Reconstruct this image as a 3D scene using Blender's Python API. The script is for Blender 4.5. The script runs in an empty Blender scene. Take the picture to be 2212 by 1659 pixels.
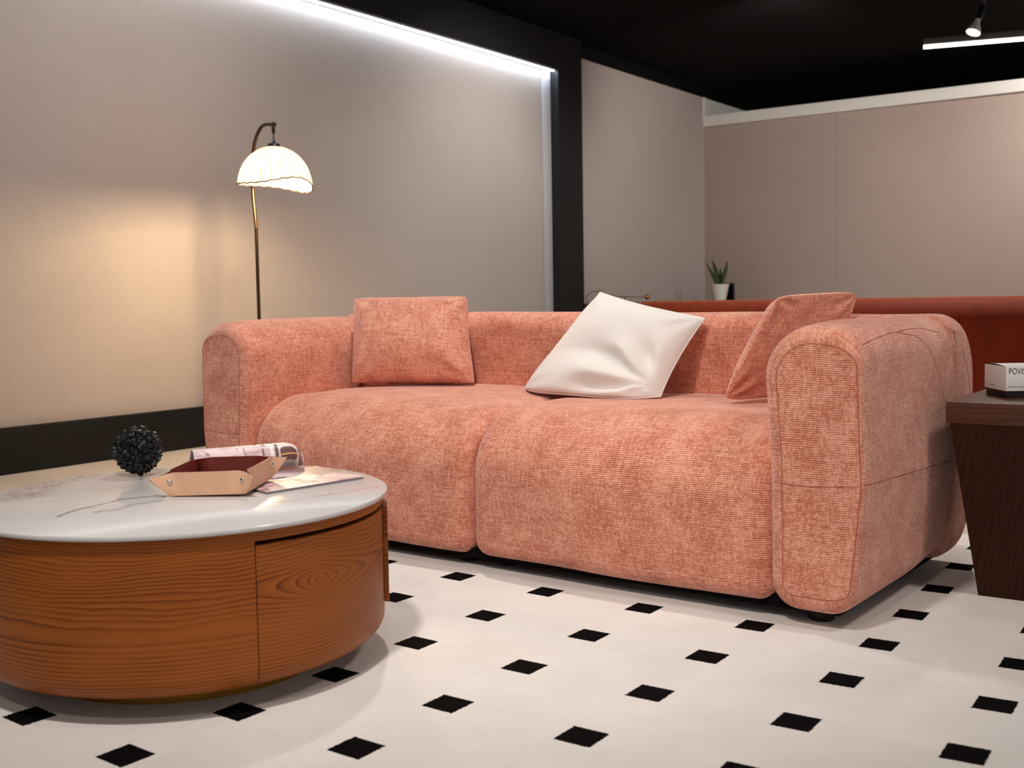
import bpy, bmesh, math, random
import numpy as np
from mathutils import Vector, Matrix, noise
from mathutils.bvhtree import BVHTree

# ------------------------------------------------------------------ camera, world, lights, exposure
scn = bpy.context.scene
COL = scn.collection
scn.view_settings.view_transform = 'Standard'
scn.view_settings.look = 'None'
scn.view_settings.gamma = 1.0
scn.view_settings.exposure = 0.0
scn.cycles.use_denoising = True
scn.cycles.max_bounces = 8

F = Vector((-0.57390391, 0.8155604, -0.07413193))
R = Vector((0.8184003, 0.57441579, -0.01635414))
U = R.cross(F).normalized()
cam = bpy.data.cameras.new('camera')
cam.sensor_width = 36.0
cam.lens = 2412.996 * 36.0 / 2212.0
cam.clip_start = 0.05
cam.dof.use_dof = True
cam.dof.focus_distance = 3.35
cam.dof.aperture_fstop = 5.0
co = bpy.data.objects.new('camera', cam)
COL.objects.link(co)
M = Matrix((R, U, -F)).transposed().to_4x4()
M.translation = (1.751616, -2.629152, 0.833344)
co.matrix_world = M
scn.camera = co

world = bpy.data.worlds.new('showroom_ambient')
world.use_nodes = True
world.node_tree.nodes['Background'].inputs[0].default_value = (1.0, 0.97, 0.96, 1)
world.node_tree.nodes['Background'].inputs[1].default_value = 0.572
scn.world = world


def spot(name, loc, target, power, size_deg=70, blend=0.9, radius=0.06, col=(1, .94, .88)):
    l = bpy.data.lights.new(name, 'SPOT')
    l.energy = power
    l.spot_size = math.radians(size_deg)
    l.spot_blend = blend
    l.shadow_soft_size = radius
    l.color = col
    o = bpy.data.objects.new(name, l)
    o.location = loc
    o.rotation_euler = (Vector(target) - Vector(loc)).to_track_quat('-Z', 'Y').to_euler()
    COL.objects.link(o)
    return o


# showroom track spotlights on the black ceiling, plus wall washes and a fill added
spot('track_or_fill_spot', (1.1, -1.9, 3.0), (0.25, -0.5, 0.1), 19, 75)
spot('track_or_fill_spot', (0.55, -2.1, 3.0), (-0.45, -0.1, 0.3), 248, 76, .9, .10)
spot('track_or_fill_spot', (-0.9, 0.55, 3.0), (-0.8, 0.25, 0.3), 157, 80)
spot('track_or_fill_spot', (0.7, 0.9, 3.0), (0.3, 0.1, 0.3), 9, 80)
spot('track_or_fill_spot', (2.4, -0.2, 3.0), (1.1, 0.2, 0.3), 108, 75, .9, .22)
spot('track_or_fill_spot', (0.9, 7.2, 3.05), (0.7, 8.7, 1.9), 286, 150)
spot('track_or_fill_spot', (-1.2, 5.2, 2.9), (-2.9, 8.3, 1.8), 198, 95)
spot('track_or_fill_spot', (0.3, 3.05, 3.0), (0.3, 2.6, 0.8), 286, 90)
spot('track_or_fill_spot', (-1.6, 1.6, 3.0), (-3.6, 2.6, 1.2), 15, 100)
spot('track_or_fill_spot', (-1.7, 0.9, 3.0), (-3.7, 1.5, 1.3), 80, 110)  # unseen wash added to brighten the left wall around the lamp
spot('track_or_fill_spot', (-1.7, 4.6, 3.0), (-3.6, 4.6, 1.2), 140, 100)  # another added wash, for the far stretch of the left wall
spot('track_or_fill_spot', (1.2, -3.4, 3.0), (-0.6, 0.6, 0.3), 62, 95, .9, .12)  # unseen fill light added behind the camera, aimed at the sofa

# ------------------------------------------------------------------ helpers


def setp(o, label=None, cat=None, group=None, kind=None):
    if label: o['label'] = label
    if cat: o['category'] = cat
    if group: o['group'] = group
    if kind: o['kind'] = kind
    return o


def empty(name, loc, rz=0.0, label=None, cat=None, group=None):
    o = bpy.data.objects.new(name, None)
    o.empty_display_size = 0.1
    o.location = loc
    o.rotation_euler = (0, 0, rz)
    COL.objects.link(o)
    return setp(o, label, cat, group)


def mesh_obj(name, verts, faces, mat, parent=None, uvs=None, smooth=True, mats=None, midx=None, auto=None):
    me = bpy.data.meshes.new(name)
    me.from_pydata([tuple(v) for v in verts], [], [tuple(f) for f in faces])
    if uvs is not None:
        ul = me.uv_layers.new(name='UVMap')
        for p in me.polygons:
            for li, uv in zip(p.loop_indices, uvs[p.index]):
                ul.data[li].uv = uv
    for m in (mats if mats else [mat]):
        me.materials.append(m)
    if midx is not None:
        for p in me.polygons: p.material_index = midx[p.index]
    if smooth:
        for p in me.polygons: p.use_smooth = True
    me.update()
    o = bpy.data.objects.new(name, me)
    COL.objects.link(o)
    if auto is not None:
        bm = bmesh.new(); bm.from_mesh(me)
        for e in bm.edges:
            if len(e.link_faces) == 2 and e.calc_face_angle(0) > math.radians(auto): e.smooth = False
        bm.to_mesh(me); bm.free()
    if parent: o.parent = parent
    return o


def bm_obj(name, bm, mat, parent=None, smooth=True, auto=35, recalc=True):
    if recalc: bmesh.ops.recalc_face_normals(bm, faces=bm.faces[:])
    me = bpy.data.meshes.new(name)
    if smooth:
        for f in bm.faces: f.smooth = True
        if auto is not None:
            for e in bm.edges:
                if len(e.link_faces) == 2 and e.calc_face_angle(0) > math.radians(auto): e.smooth = False
    bm.to_mesh(me); bm.free()
    me.materials.append(mat)
    o = bpy.data.objects.new(name, me)
    COL.objects.link(o)
    if parent: o.parent = parent
    return o


def box_bm(bm, lo, hi, bev=0.0, seg=2):
    r = bmesh.ops.create_cube(bm, size=1.0)
    vs = r['verts']
    for v in vs:
        v.co = Vector([lo[k] + (v.co[k] + .5) * (hi[k] - lo[k]) for k in range(3)])
    if bev > 0:
        es = list({e for v in vs for e in v.link_edges})
        bmesh.ops.bevel(bm, geom=es, offset=bev, segments=seg, profile=0.5, affect='EDGES')
    return bm


def box(name, lo, hi, mat, parent=None, bev=0.0, seg=2):
    return bm_obj(name, box_bm(bmesh.new(), lo, hi, bev, seg), mat, parent)


def lathe_data(profile, seg=64, center=(0, 0, 0)):
    """profile list of (r, z); closed at r=0 ends."""
    verts, faces = [], []
    n = len(profile)
    for (r, z) in profile:
        for k in range(seg):
            a = 2 * math.pi * k / seg
            verts.append((center[0] + r * math.cos(a), center[1] + r * math.sin(a), center[2] + z))
    for i in range(n - 1):
        for k in range(seg):
            k2 = (k + 1) % seg
            faces.append((i * seg + k, i * seg + k2, (i + 1) * seg + k2, (i + 1) * seg + k))
    return verts, faces


def lathe(name, profile, mat, parent=None, seg=64, center=(0, 0, 0), auto=40):
    v, f = lathe_data(profile, seg, center)
    bm = bmesh.new()
    bv = [bm.verts.new(x) for x in v]
    for q in f: bm.faces.new([bv[i] for i in q])
    bmesh.ops.remove_doubles(bm, verts=bm.verts[:], dist=1e-6)
    return bm_obj(name, bm, mat, parent, auto=auto)


def tube_bm(bm, pts, rad, seg=10, closed=False, cap=True):
    pts = [Vector(p) for p in pts]
    n = len(pts)
    rads = rad if isinstance(rad, (list, tuple)) else [rad] * n
    rings = []
    prev = None
    for i, p in enumerate(pts):
        if closed: t = pts[(i + 1) % n] - pts[i - 1]
        elif i == 0: t = pts[1] - p
        elif i == n - 1: t = p - pts[i - 1]
        else: t = pts[i + 1] - pts[i - 1]
        t.normalize()
        if prev is None:
            a = Vector((0, 0, 1)) if abs(t.z) < .9 else Vector((1, 0, 0))
            nrm = t.cross(a).normalized()
        else:
            nrm = (prev - t * prev.dot(t)).normalized()
        prev = nrm
        b = t.cross(nrm)
        rings.append([bm.verts.new(p + (nrm * math.cos(2 * math.pi * k / seg) + b * math.sin(2 * math.pi * k / seg)) * rads[i]) for k in range(seg)])
    m = n if closed else n - 1
    for i in range(m):
        A, B = rings[i], rings[(i + 1) % n]
        for k in range(seg):
            bm.faces.new((A[k], A[(k + 1) % seg], B[(k + 1) % seg], B[k]))
    if cap and not closed:
        bm.faces.new(rings[0][::-1]); bm.faces.new(rings[-1])
    return bm


def tube(name, pts, rad, mat, parent=None, seg=10, closed=False):
    return bm_obj(name, tube_bm(bmesh.new(), pts, rad, seg, closed), mat, parent)


def smoothpath(ctrl, n=40, closed=False):
    """Catmull-Rom through control points"""
    c = [Vector(p) for p in ctrl]
    out = []
    m = len(c)
    segs = m if closed else m - 1
    per = max(2, n // segs)
    for i in range(segs):
        if closed: p0, p1, p2, p3 = c[i - 1], c[i], c[(i + 1) % m], c[(i + 2) % m]
        else:
            p1, p2 = c[i], c[i + 1]
            p0 = c[i - 1] if i > 0 else p1 * 2 - p2
            p3 = c[i + 2] if i + 2 < m else p2 * 2 - p1
        for k in range(per):
            t = k / per
            out.append(0.5 * ((2 * p1) + (p2 - p0) * t + (2 * p0 - 5 * p1 + 4 * p2 - p3) * t * t + (-p0 + 3 * p1 - 3 * p2 + p3) * t ** 3))
    if not closed: out.append(c[-1])
    return out


def fillet(corners, step=0.012):
    """closed polygon of (x, y, r) -> dense rounded outline of (x, y)"""
    out = []
    n = len(corners)
    for i in range(n):
        p = Vector(corners[i][:2]); r = corners[i][2]
        a = (Vector(corners[i - 1][:2]) - p); b = (Vector(corners[(i + 1) % n][:2]) - p)
        la, lb = a.length, b.length
        a.normalize(); b.normalize()
        ang = a.angle(b)
        ra, rb = corners[i - 1][2], corners[(i + 1) % n][2]
        d = min(r / math.tan(ang / 2), la * .99 * r / (r + ra), lb * .99 * r / (r + rb))
        r2 = d * math.tan(ang / 2)
        c = p + (a + b).normalized() * (r2 / math.sin(ang / 2))
        s, e = p + a * d, p + b * d
        v0, v1 = s - c, e - c
        th = v0.angle(v1)
        sg = 1 if (v0.x * v1.y - v0.y * v1.x) > 0 else -1
        k = max(3, int(r2 * th / step))
        for q in range(k + 1):
            t = sg * th * q / k
            out.append(c + Vector((v0.x * math.cos(t) - v0.y * math.sin(t), v0.x * math.sin(t) + v0.y * math.cos(t))))
    # resample straight runs
    res = []
    m = len(out)
    for i in range(m):
        p, q = out[i], out[(i + 1) % m]
        L = (q - p).length
        if L < 1e-6: continue
        k = max(1, int(round(L / step)))
        for j in range(k): res.append(p + (q - p) * (j / k))
    return res


def sweep_body(name, prof, x0, x1, axes, mat, parent, r0=0.05, r1=0.05, deform=None, step=0.015, uvoff=(0, 0), tight=None):
    """Cushion-like solid: closed profile (a,b) swept along x, both ends rounded over by r0/r1 with flat caps.
    axes maps (x,a,b) -> local xyz. deform(Vector)->Vector applied last. Returns (object, cap ring 0, cap ring 1)."""
    n = len(prof)
    nr = []
    for i in range(n):
        t = prof[(i + 1) % n] - prof[i - 1]
        nr.append(Vector((-t.y, t.x)).normalized())
    ar = sum(prof[i].x * prof[(i + 1) % n].y - prof[(i + 1) % n].x * prof[i].y for i in range(n))
    if ar < 0: nr = [-v for v in nr]          # inward normals
    arc = [0.0]
    for i in range(n): arc.append(arc[-1] + (prof[(i + 1) % n] - prof[i]).length)
    xs = []
    k = 7
    for j in range(k + 1):
        th = math.pi / 2 * j / k
        xs.append((x0 + r0 * (1 - math.sin(th)), r0 * (1 - math.cos(th)), j))
    xs = [(x0 + r0 * (1 - math.sin(math.pi / 2 * (1 - j / k))), r0 * (1 - math.cos(math.pi / 2 * (1 - j / k)))) for j in range(k + 1)]
    L = x1 - r1 - (x0 + r0)
    m = max(2, int(L / step))
    xs += [(x0 + r0 + L * j / m, 0.0) for j in range(1, m)]
    xs += [(x1 - r1 * (1 - math.sin(math.pi / 2 * j / k)), r1 * (1 - math.cos(math.pi / 2 * j / k))) for j in range(k + 1)]
    cen = sum(prof, Vector((0, 0))) / n
    verts, uvv = [], []
    for (x, ins) in xs:
        for i in range(n):
            k2 = 1.0 if tight is None or x > (x0 + x1) / 2 else tight(prof[i], nr[i])
            p = prof[i] + Vector((nr[i].x * k2, nr[i].y)) * ins
            verts.append((x, p.x, p.y))
    faces, uvs = [], []
    xa = [0.0]
    for j in range(1, len(xs)):
        xa.append(xa[-1] + math.hypot(xs[j][0] - xs[j - 1][0], xs[j][1] - xs[j - 1][1]))
    for j in range(len(xs) - 1):
        for i in range(n):
            i2 = (i + 1) % n
            faces.append((j * n + i, j * n + i2, (j + 1) * n + i2, (j + 1) * n + i))
            uvs.append([(xa[j] + uvoff[0], arc[i] + uvoff[1]), (xa[j] + uvoff[0], arc[i + 1] + uvoff[1]), (xa[j + 1] + uvoff[0], arc[i + 1] + uvoff[1]), (xa[j + 1] + uvoff[0], arc[i] + uvoff[1])])
    # caps: concentric rings towards the centre
    for side in (0, 1):
        base = 0 if side == 0 else (len(xs) - 1) * n
        x = xs[0][0] if side == 0 else xs[-1][0]
        prev = [base + i for i in range(n)]
        for lev in range(1, 9):
            f = 1 - lev / 9
            cur = []
            for i in range(n):
                b = Vector(verts[base + i][1:])
                p = cen + (b - cen) * f
                verts.append((x, p.x, p.y)); cur.append(len(verts) - 1)
            for i in range(n):
                i2 = (i + 1) % n
                q = (prev[i], cur[i], cur[i2], prev[i2]) if side == 0 else (prev[i], prev[i2], cur[i2], cur[i])
                q = q[::-1]
                faces.append(q)
                uvs.append([(verts[w][1] + uvoff[0] + 3.3, verts[w][2] + uvoff[1]) for w in q])
            prev = cur
        verts.append((x, cen.x, cen.y)); c = len(verts) - 1
        for i in range(n):
            i2 = (i + 1) % n
            q = (prev[i], c, prev[i2]) if side == 1 else (prev[i2], c, prev[i])
            faces.append(q)
            uvs.append([(verts[w][1] + uvoff[0] + 3.3, verts[w][2] + uvoff[1]) for w in q])
    out = [axes(Vector(v)) for v in verts]
    if deform: out = [deform(v) for v in out]
    o = mesh_obj(name, out, faces, mat, parent, uvs)
    bm = bmesh.new(); bm.from_mesh(o.data)
    bmesh.ops.recalc_face_normals(bm, faces=bm.faces[:])
    bm.to_mesh(o.data); bm.free()
    ring0 = [out[i] for i in range(n)]
    b1 = (len(xs) - 1) * n
    ring1 = [out[b1 + i] for i in range(n)]
    return o, ring0, ring1


# ------------------------------------------------------------------ node materials


class G:
    def __init__(s, name):
        s.m = bpy.data.materials.new(name); s.m.use_nodes = True
        s.t = s.m.node_tree; s.t.nodes.clear()
        s.out = s.t.nodes.new('ShaderNodeOutputMaterial')
        s.b = s.t.nodes.new('ShaderNodeBsdfPrincipled')
        s.t.links.new(s.b.outputs[0], s.out.inputs[0])

    def put(s, sock, v):
        if isinstance(v, bpy.types.NodeSocket): s.t.links.new(v, sock)
        elif v is not None:
            if isinstance(v, (tuple, list)) and len(v) == 3 and sock.type == 'RGBA': v = (*v, 1)
            sock.default_value = v

    def set(s, **k):
        al = dict(color='Base Color', rough='Roughness', metal='Metallic', normal='Normal', spec='Specular IOR Level', sheen='Sheen Weight',
                  sheenr='Sheen Roughness', sheent='Sheen Tint', coat='Coat Weight', coatr='Coat Roughness', emit='Emission Color', emits='Emission Strength', trans='Transmission Weight', ior='IOR')
        for a, v in k.items(): s.put(s.b.inputs[al[a]], v)
        return s

    def n(s, typ, ins=None, out=0, **props):
        nd = s.t.nodes.new(typ)
        for a, v in props.items(): setattr(nd, a, v)
        for a, v in (ins or {}).items(): s.put(nd.inputs[a], v)
        return nd.outputs[out]

    def f(s, op, a, b=None, c=None, clamp=False):
        nd = s.t.nodes.new('ShaderNodeMath'); nd.operation = op; nd.use_clamp = clamp
        for i, v in enumerate((a, b, c)):
            if v is not None: s.put(nd.inputs[i], v)
        return nd.outputs[0]

    def coord(s, which='Object'): return s.n('ShaderNodeTexCoord', out=which) if False else s._tc(which)

    def _tc(s, which):
        nd = s.t.nodes.new('ShaderNodeTexCoord'); return nd.outputs[which]

    def xyz(s, v):
        nd = s.t.nodes.new('ShaderNodeSeparateXYZ'); s.put(nd.inputs[0], v); return nd.outputs

    def comb(s, x, y, z=0.0):
        nd = s.t.nodes.new('ShaderNodeCombineXYZ')
        for i, v in enumerate((x, y, z)): s.put(nd.inputs[i], v)
        return nd.outputs[0]

    def vm(s, op, a, b=None):
        nd = s.t.nodes.new('ShaderNodeVectorMath'); nd.operation = op
        s.put(nd.inputs[0], a)
        if b is not None: s.put(nd.inputs[1], b)
        return nd.outputs[0]

    def noise(s, vec, scale, detail=2, rough=.5, dist=0.0, color=False):
        return s.n('ShaderNodeTexNoise', {'Vector': vec, 'Scale': scale, 'Detail': detail, 'Roughness': rough, 'Distortion': dist}, out=1 if color else 0)

    def ramp(s, fac, stops, interp='LINEAR'):
        nd = s.t.nodes.new('ShaderNodeValToRGB'); cr = nd.color_ramp; cr.interpolation = interp
        while len(cr.elements) < len(stops): cr.elements.new(0.5)
        for e, (p, c) in zip(cr.elements, stops):
            e.position = p; e.color = (*c, 1) if len(c) == 3 else c
        s.put(nd.inputs[0], fac)
        return nd.outputs[0]

    def mix(s, fac, a, b, blend='MIX'):
        nd = s.t.nodes.new('ShaderNodeMix'); nd.data_type = 'RGBA'; nd.blend_type = blend
        s.put(nd.inputs[0], fac); s.put(nd.inputs[6], a); s.put(nd.inputs[7], b)
        return nd.outputs[2]

    def bump(s, h, strength=.5, dist=.002, normal=None):
        return s.n('ShaderNodeBump', {'Height': h, 'Strength': strength, 'Distance': dist, 'Normal': normal})

    def mr(s, v, a, b, c=0.0, d=1.0, smooth=True):
        nd = s.t.nodes.new('ShaderNodeMapRange'); nd.interpolation_type = 'SMOOTHSTEP' if smooth else 'LINEAR'
        for i, x in enumerate((v, a, b, c, d)): s.put(nd.inputs[i], x)
        return nd.outputs[0]


def srgb(r, g, b):
    def c(x):
        x /= 255.0
        return x / 12.92 if x <= .04045 else ((x + .055) / 1.055) ** 2.4
    return (c(r), c(g), c(b))


def plain(name, color, rough=.6, metal=0.0, spec=.5, bump=None):
    g = G(name).set(color=color, rough=rough, metal=metal, spec=spec)
    if bump:
        h = g.noise(g._tc('Object'), bump[0], 3)
        g.set(normal=g.bump(h, bump[1], .002))
    return g.m


def fabric(name, light, mid, dark, bw=.0062, bh=.0056, seed=0.0, fine=False):
    """chunky chenille weave: rows of staggered stitches with slubs and mottling (UV in metres)"""
    g = G(name)
    uv = g._tc('UV')
    uv = g.vm('ADD', uv, (seed, seed * 1.7, 0))
    wob = g.noise(uv, 45.0, 2, color=True)
    wv = g.vm('SUBTRACT', wob, (.5, .5, .5))
    nd = g.t.nodes.new('ShaderNodeVectorMath'); nd.operation = 'SCALE'
    g.put(nd.inputs[0], wv); nd.inputs['Scale'].default_value = .0030
    p = g.vm('ADD', uv, nd.outputs[0])
    s = g.xyz(p)
    # stitch cells
    row = g.f('FLOOR', g.f('DIVIDE', s[1], bh))
    par = g.n('ShaderNodeTexWhiteNoise', {'W': row}, noise_dimensions='1D')
    s0 = g.f('ADD', s[0], g.f('MULTIPLY', g.noise(g.comb(g.f('MULTIPLY', s[0], 90.0), g.f('MULTIPLY', row, 3.7)), 1.0, 1), .010))
    cu = g.f('FRACT', g.f('ADD', g.f('DIVIDE', s0, bw), par))
    cv = g.f('FRACT', g.f('DIVIDE', s[1], bh))
    hu = g.f('ADD', g.f('MULTIPLY', g.f('SINE', g.f('MULTIPLY', cu, math.pi)), .60), .40)
    hv = g.f('SINE', g.f('MULTIPLY', cv, math.pi))
    h = g.f('MULTIPLY', g.f('POWER', hu, .6), g.f('POWER', hv, .8))
    cell = g.comb(g.f('FLOOR', g.f('ADD', g.f('DIVIDE', s0, bw), par)), row)
    rnd = g.n('ShaderNodeTexWhiteNoise', {'Vector': cell})
    # mottling, vertical and horizontal slubs
    m1 = g.noise(uv, 9.0, 4, .6)
    v1 = g.noise(g.vm('MULTIPLY', uv, (115, 16, 1)), 1.0, 3, .65)
    v2 = g.noise(g.vm('MULTIPLY', uv, (16, 120, 1)), 1.0, 3, .65)
    tot = g.f('ADD', g.f('MULTIPLY', m1, .55), g.f('ADD', g.f('MULTIPLY', v1, .42), g.f('MULTIPLY', v2, .43)))
    tot = g.f('ADD', tot, g.f('MULTIPLY', g.f('SUBTRACT', rnd, .5), .20))
    tone = g.mr(tot, .45, .96)
    fac = g.f('ADD', g.f('MULTIPLY', h, .60), g.f('MULTIPLY', tone, .49))
    c = g.ramp(fac, [(.12, dark), (.55, mid), (.98, light)])
    hh = g.f('ADD', h, g.f('MULTIPLY', g.noise(uv, 700.0, 2), .35))
    g.set(color=c, rough=.92, spec=.12, sheen=.60, sheenr=.42, sheent=(1.0, .80, .74, 1), normal=g.bump(hh, .65, .0022))
    return g.m


def segdist(g, x, y, a, b):
    """distance of shader point (x,y) to a segment"""
    ax, ay = a; bx, by = b
    dx, dy = bx - ax, by - ay
    L2 = dx * dx + dy * dy
    px = g.f('SUBTRACT', x, ax); py = g.f('SUBTRACT', y, ay)
    t = g.f('DIVIDE', g.f('ADD', g.f('MULTIPLY', px, dx), g.f('MULTIPLY', py, dy)), L2, clamp=True)
    ex = g.f('SUBTRACT', px, g.f('MULTIPLY', t, dx)); ey = g.f('SUBTRACT', py, g.f('MULTIPLY', t, dy))
    return g.f('SQRT', g.f('ADD', g.f('MULTIPLY', ex, ex), g.f('MULTIPLY', ey, ey)))


def polydist(g, x, y, pts):
    d = None
    for a, b in zip(pts[:-1], pts[1:]):
        e = segdist(g, x, y, a, b)
        d = e if d is None else g.f('MINIMUM', d, e)
    return d


# ---- colours
SOFA_L, SOFA_M, SOFA_D = srgb(248, 189, 165), srgb(218, 136, 110), srgb(146, 76, 53)
m_sofa = fabric('chenille_pink', SOFA_L, SOFA_M, SOFA_D)
m_cush = fabric('chenille_cushion', srgb(248, 191, 168), srgb(218, 140, 115), srgb(150, 81, 58), .0050, .0046, 5.3)
m_seam = plain('seam_thread', srgb(158, 90, 70), .9, spec=.1)
m_black = plain('black_plastic', srgb(14, 13, 13), .5)
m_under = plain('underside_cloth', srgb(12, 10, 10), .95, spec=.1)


def mk_wall(name, base, alt):
    g = G(name)
    ob = g._tc('Object')
    fib = g.noise(g.vm('MULTIPLY', ob, (260, 260, 9)), 1.0, 3, .6)
    fib2 = g.noise(g.vm('MULTIPLY', ob, (9, 9, 320)), 1.0, 3, .6)
    mot = g.noise(ob, 1.3, 3, .6)
    t = g.f('ADD', g.f('MULTIPLY', fib, .45), g.f('ADD', g.f('MULTIPLY', fib2, .35), g.f('MULTIPLY', mot, .3)))
    c = g.ramp(t, [(.35, alt), (.75, base)])
    g.set(color=c, rough=.85, spec=.2, normal=g.bump(t, .25, .001))
    return g.m


m_paper = mk_wall('grasscloth_beige', srgb(192, 181, 175), srgb(177, 166, 160))
m_part = mk_wall('partition_taupe', srgb(174, 155, 146), srgb(160, 142, 133))
m_white = plain('white_paint', srgb(225, 220, 214), .6)
m_trimw = plain('pale_trim', srgb(190, 188, 192), .5)
m_blackp = plain('black_panel', srgb(30, 29, 31), .55, spec=.3)
m_blacks = plain('black_skirting', srgb(13, 12, 12), .5, spec=.3)
m_ceil = plain('black_ceiling', srgb(17, 16, 16), .95, spec=.05)
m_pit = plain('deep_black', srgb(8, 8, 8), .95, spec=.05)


def mk_emit(name, col, strength):
    g = G(name); g.set(color=(.8, .8, .8), emit=(*col, 1), emits=strength); return g.m


m_led = mk_emit('led_cool', (.74, .87, 1.0), 34.0)
m_tube = mk_emit('tube_warm', (1.0, .95, .88), 9.0)
m_parface = mk_emit('bulb_face', (1.0, .93, .80), 12.0)


def mk_floor():
    g = G('cream_stone_floor')
    ob = g._tc('Object')
    c = g.ramp(g.noise(ob, 2.0, 4), [(.3, srgb(204, 188, 172)), (.7, srgb(220, 206, 191))])
    g.set(color=c, rough=.35, spec=.4)
    return g.m


m_floor = mk_floor()


def mk_rug():
    g = G('rug_pile')
    uv = g._tc('UV'); ob = g._tc('Object')
    fr = g.noise(ob, 190.0, 2, color=True)
    fv = g.vm('SUBTRACT', fr, (.5, .5, .5))
    nd = g.t.nodes.new('ShaderNodeVectorMath'); nd.operation = 'SCALE'
    g.put(nd.inputs[0], fv); nd.inputs['Scale'].default_value = .022
    s = g.xyz(g.vm('ADD', uv, nd.outputs[0]))
    fx = g.f('ABSOLUTE', g.f('SUBTRACT', g.f('FRACT', g.f('ADD', s[0], .5)), .5))
    fy = g.f('ABSOLUTE', g.f('SUBTRACT', g.f('FRACT', g.f('ADD', s[1], .5)), .5))
    d = g.f('MAXIMUM', g.f('SUBTRACT', fx, .124), g.f('SUBTRACT', fy, .140))
    sq = g.mr(d, -.004, .004, 1, 0)
    rows = g.f('SINE', g.f('MULTIPLY', g.xyz(ob)[0], 2 * math.pi / .007))
    pile = g.noise(ob, 420.0, 3, .7)
    blot = g.noise(ob, 3.5, 4, .6)
    w = g.ramp(g.f('ADD', g.f('MULTIPLY', blot, .6), g.f('MULTIPLY', pile, .4)), [(.35, srgb(214, 207, 201)), (.7, srgb(230, 224, 219))])
    k = g.ramp(pile, [(.3, srgb(6, 4, 5)), (.8, srgb(15, 11, 12))])
    c = g.mix(sq, w, k)
    hh = g.f('ADD', g.f('MULTIPLY', rows, .10), pile)
    g.set(color=c, rough=.95, spec=.06, normal=g.bump(hh, .45, .002))
    return g.m


m_rug = mk_rug()


def mk_wood(name, light, dark, knots, freq=140.0, spec=.22):
    """veneer with cathedral figure; UV = (arc length, height) in metres"""
    g = G(name)
    s = g.xyz(g._tc('UV'))
    x, z = s[0], s[1]
    lo = g.noise(g.comb(g.f('MULTIPLY', x, 2.2), g.f('MULTIPLY', z, 7.0)), 1.0, 3, .5)
    hi = g.noise(g.comb(g.f('MULTIPLY', x, 14.0), g.f('MULTIPLY', z, 60.0)), 1.0, 2, .5)
    wig = g.f('ADD', g.f('MULTIPLY', g.f('SUBTRACT', lo, .5), .075), g.f('MULTIPLY', hi, .0035))
    if knots:
        (kx, kz, k, L) = knots[0]
        dx = g.f('ABSOLUTE', g.f('ADD', g.f('SUBTRACT', x, kx), g.f('MULTIPLY', wig, .8)))
        dx = g.f('DIVIDE', g.f('MULTIPLY', dx, k), g.f('ADD', g.f('DIVIDE', dx, L), 1.0))
        dz = g.f('ADD', g.f('SUBTRACT', z, kz), g.f('MULTIPLY', wig, .55))
        h = g.f('SQRT', g.f('ADD', g.f('MULTIPLY', dx, dx), g.f('MULTIPLY', dz, dz)))
        h = g.f('ADD', h, g.f('MULTIPLY', wig, .25))
    else:
        h = g.f('ADD', z, wig)
    ph = g.f('FRACT', g.f('MULTIPLY', h, freq))
    saw = g.ramp(ph, [(0.0, (0, 0, 0)), (.55, (.35, .35, .35)), (.9, (1, 1, 1)), (1.0, (.05, .05, .05))])
    amt = g.noise(g.comb(g.f('MULTIPLY', x, 3.0), g.f('MULTIPLY', z, 9.0), 3.0), 1.0, 2)
    fib = g.noise(g.comb(g.f('MULTIPLY', x, 35.0), g.f('MULTIPLY', z, 900.0)), 1.0, 3, .6)
    t = g.f('ADD', g.f('MULTIPLY', saw, g.mr(amt, .3, .65, .45, 1.0)), g.f('MULTIPLY', g.f('SUBTRACT', fib, .5), .7))
    tone = g.noise(g.comb(g.f('MULTIPLY', x, 1.5), g.f('MULTIPLY', z, 3.0), 9.0), 1.0, 2)
    c = g.mix(g.f('ADD', t, 0.0, clamp=True), light, dark)
    c = g.mix(g.mr(tone, .3, .8, 0, .22), c, dark)
    g.set(color=c, rough=.42, spec=spec, normal=g.bump(fib, .08, .001))
    return g.m


def arc_of(deg): return math.radians(deg + 180.0) * .462


m_wood = mk_wood('ash_veneer', srgb(160, 88, 32), srgb(98, 43, 8),
                 [(arc_of(-82), .191, .33, .16)])
m_wood_drawer = mk_wood('ash_veneer_drawer', srgb(160, 88, 32), srgb(98, 43, 8), [(arc_of(-3), .252, .62, .10)], 125.0)
m_walnut = mk_wood('dark_walnut', srgb(88, 54, 40), srgb(66, 38, 27), [], 60.0)
m_walnutd = mk_wood('shaded_walnut', srgb(58, 28, 15), srgb(38, 17, 8), [], 60.0, .12)  # same walnut darkened: the column's shade is put into its colour


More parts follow.
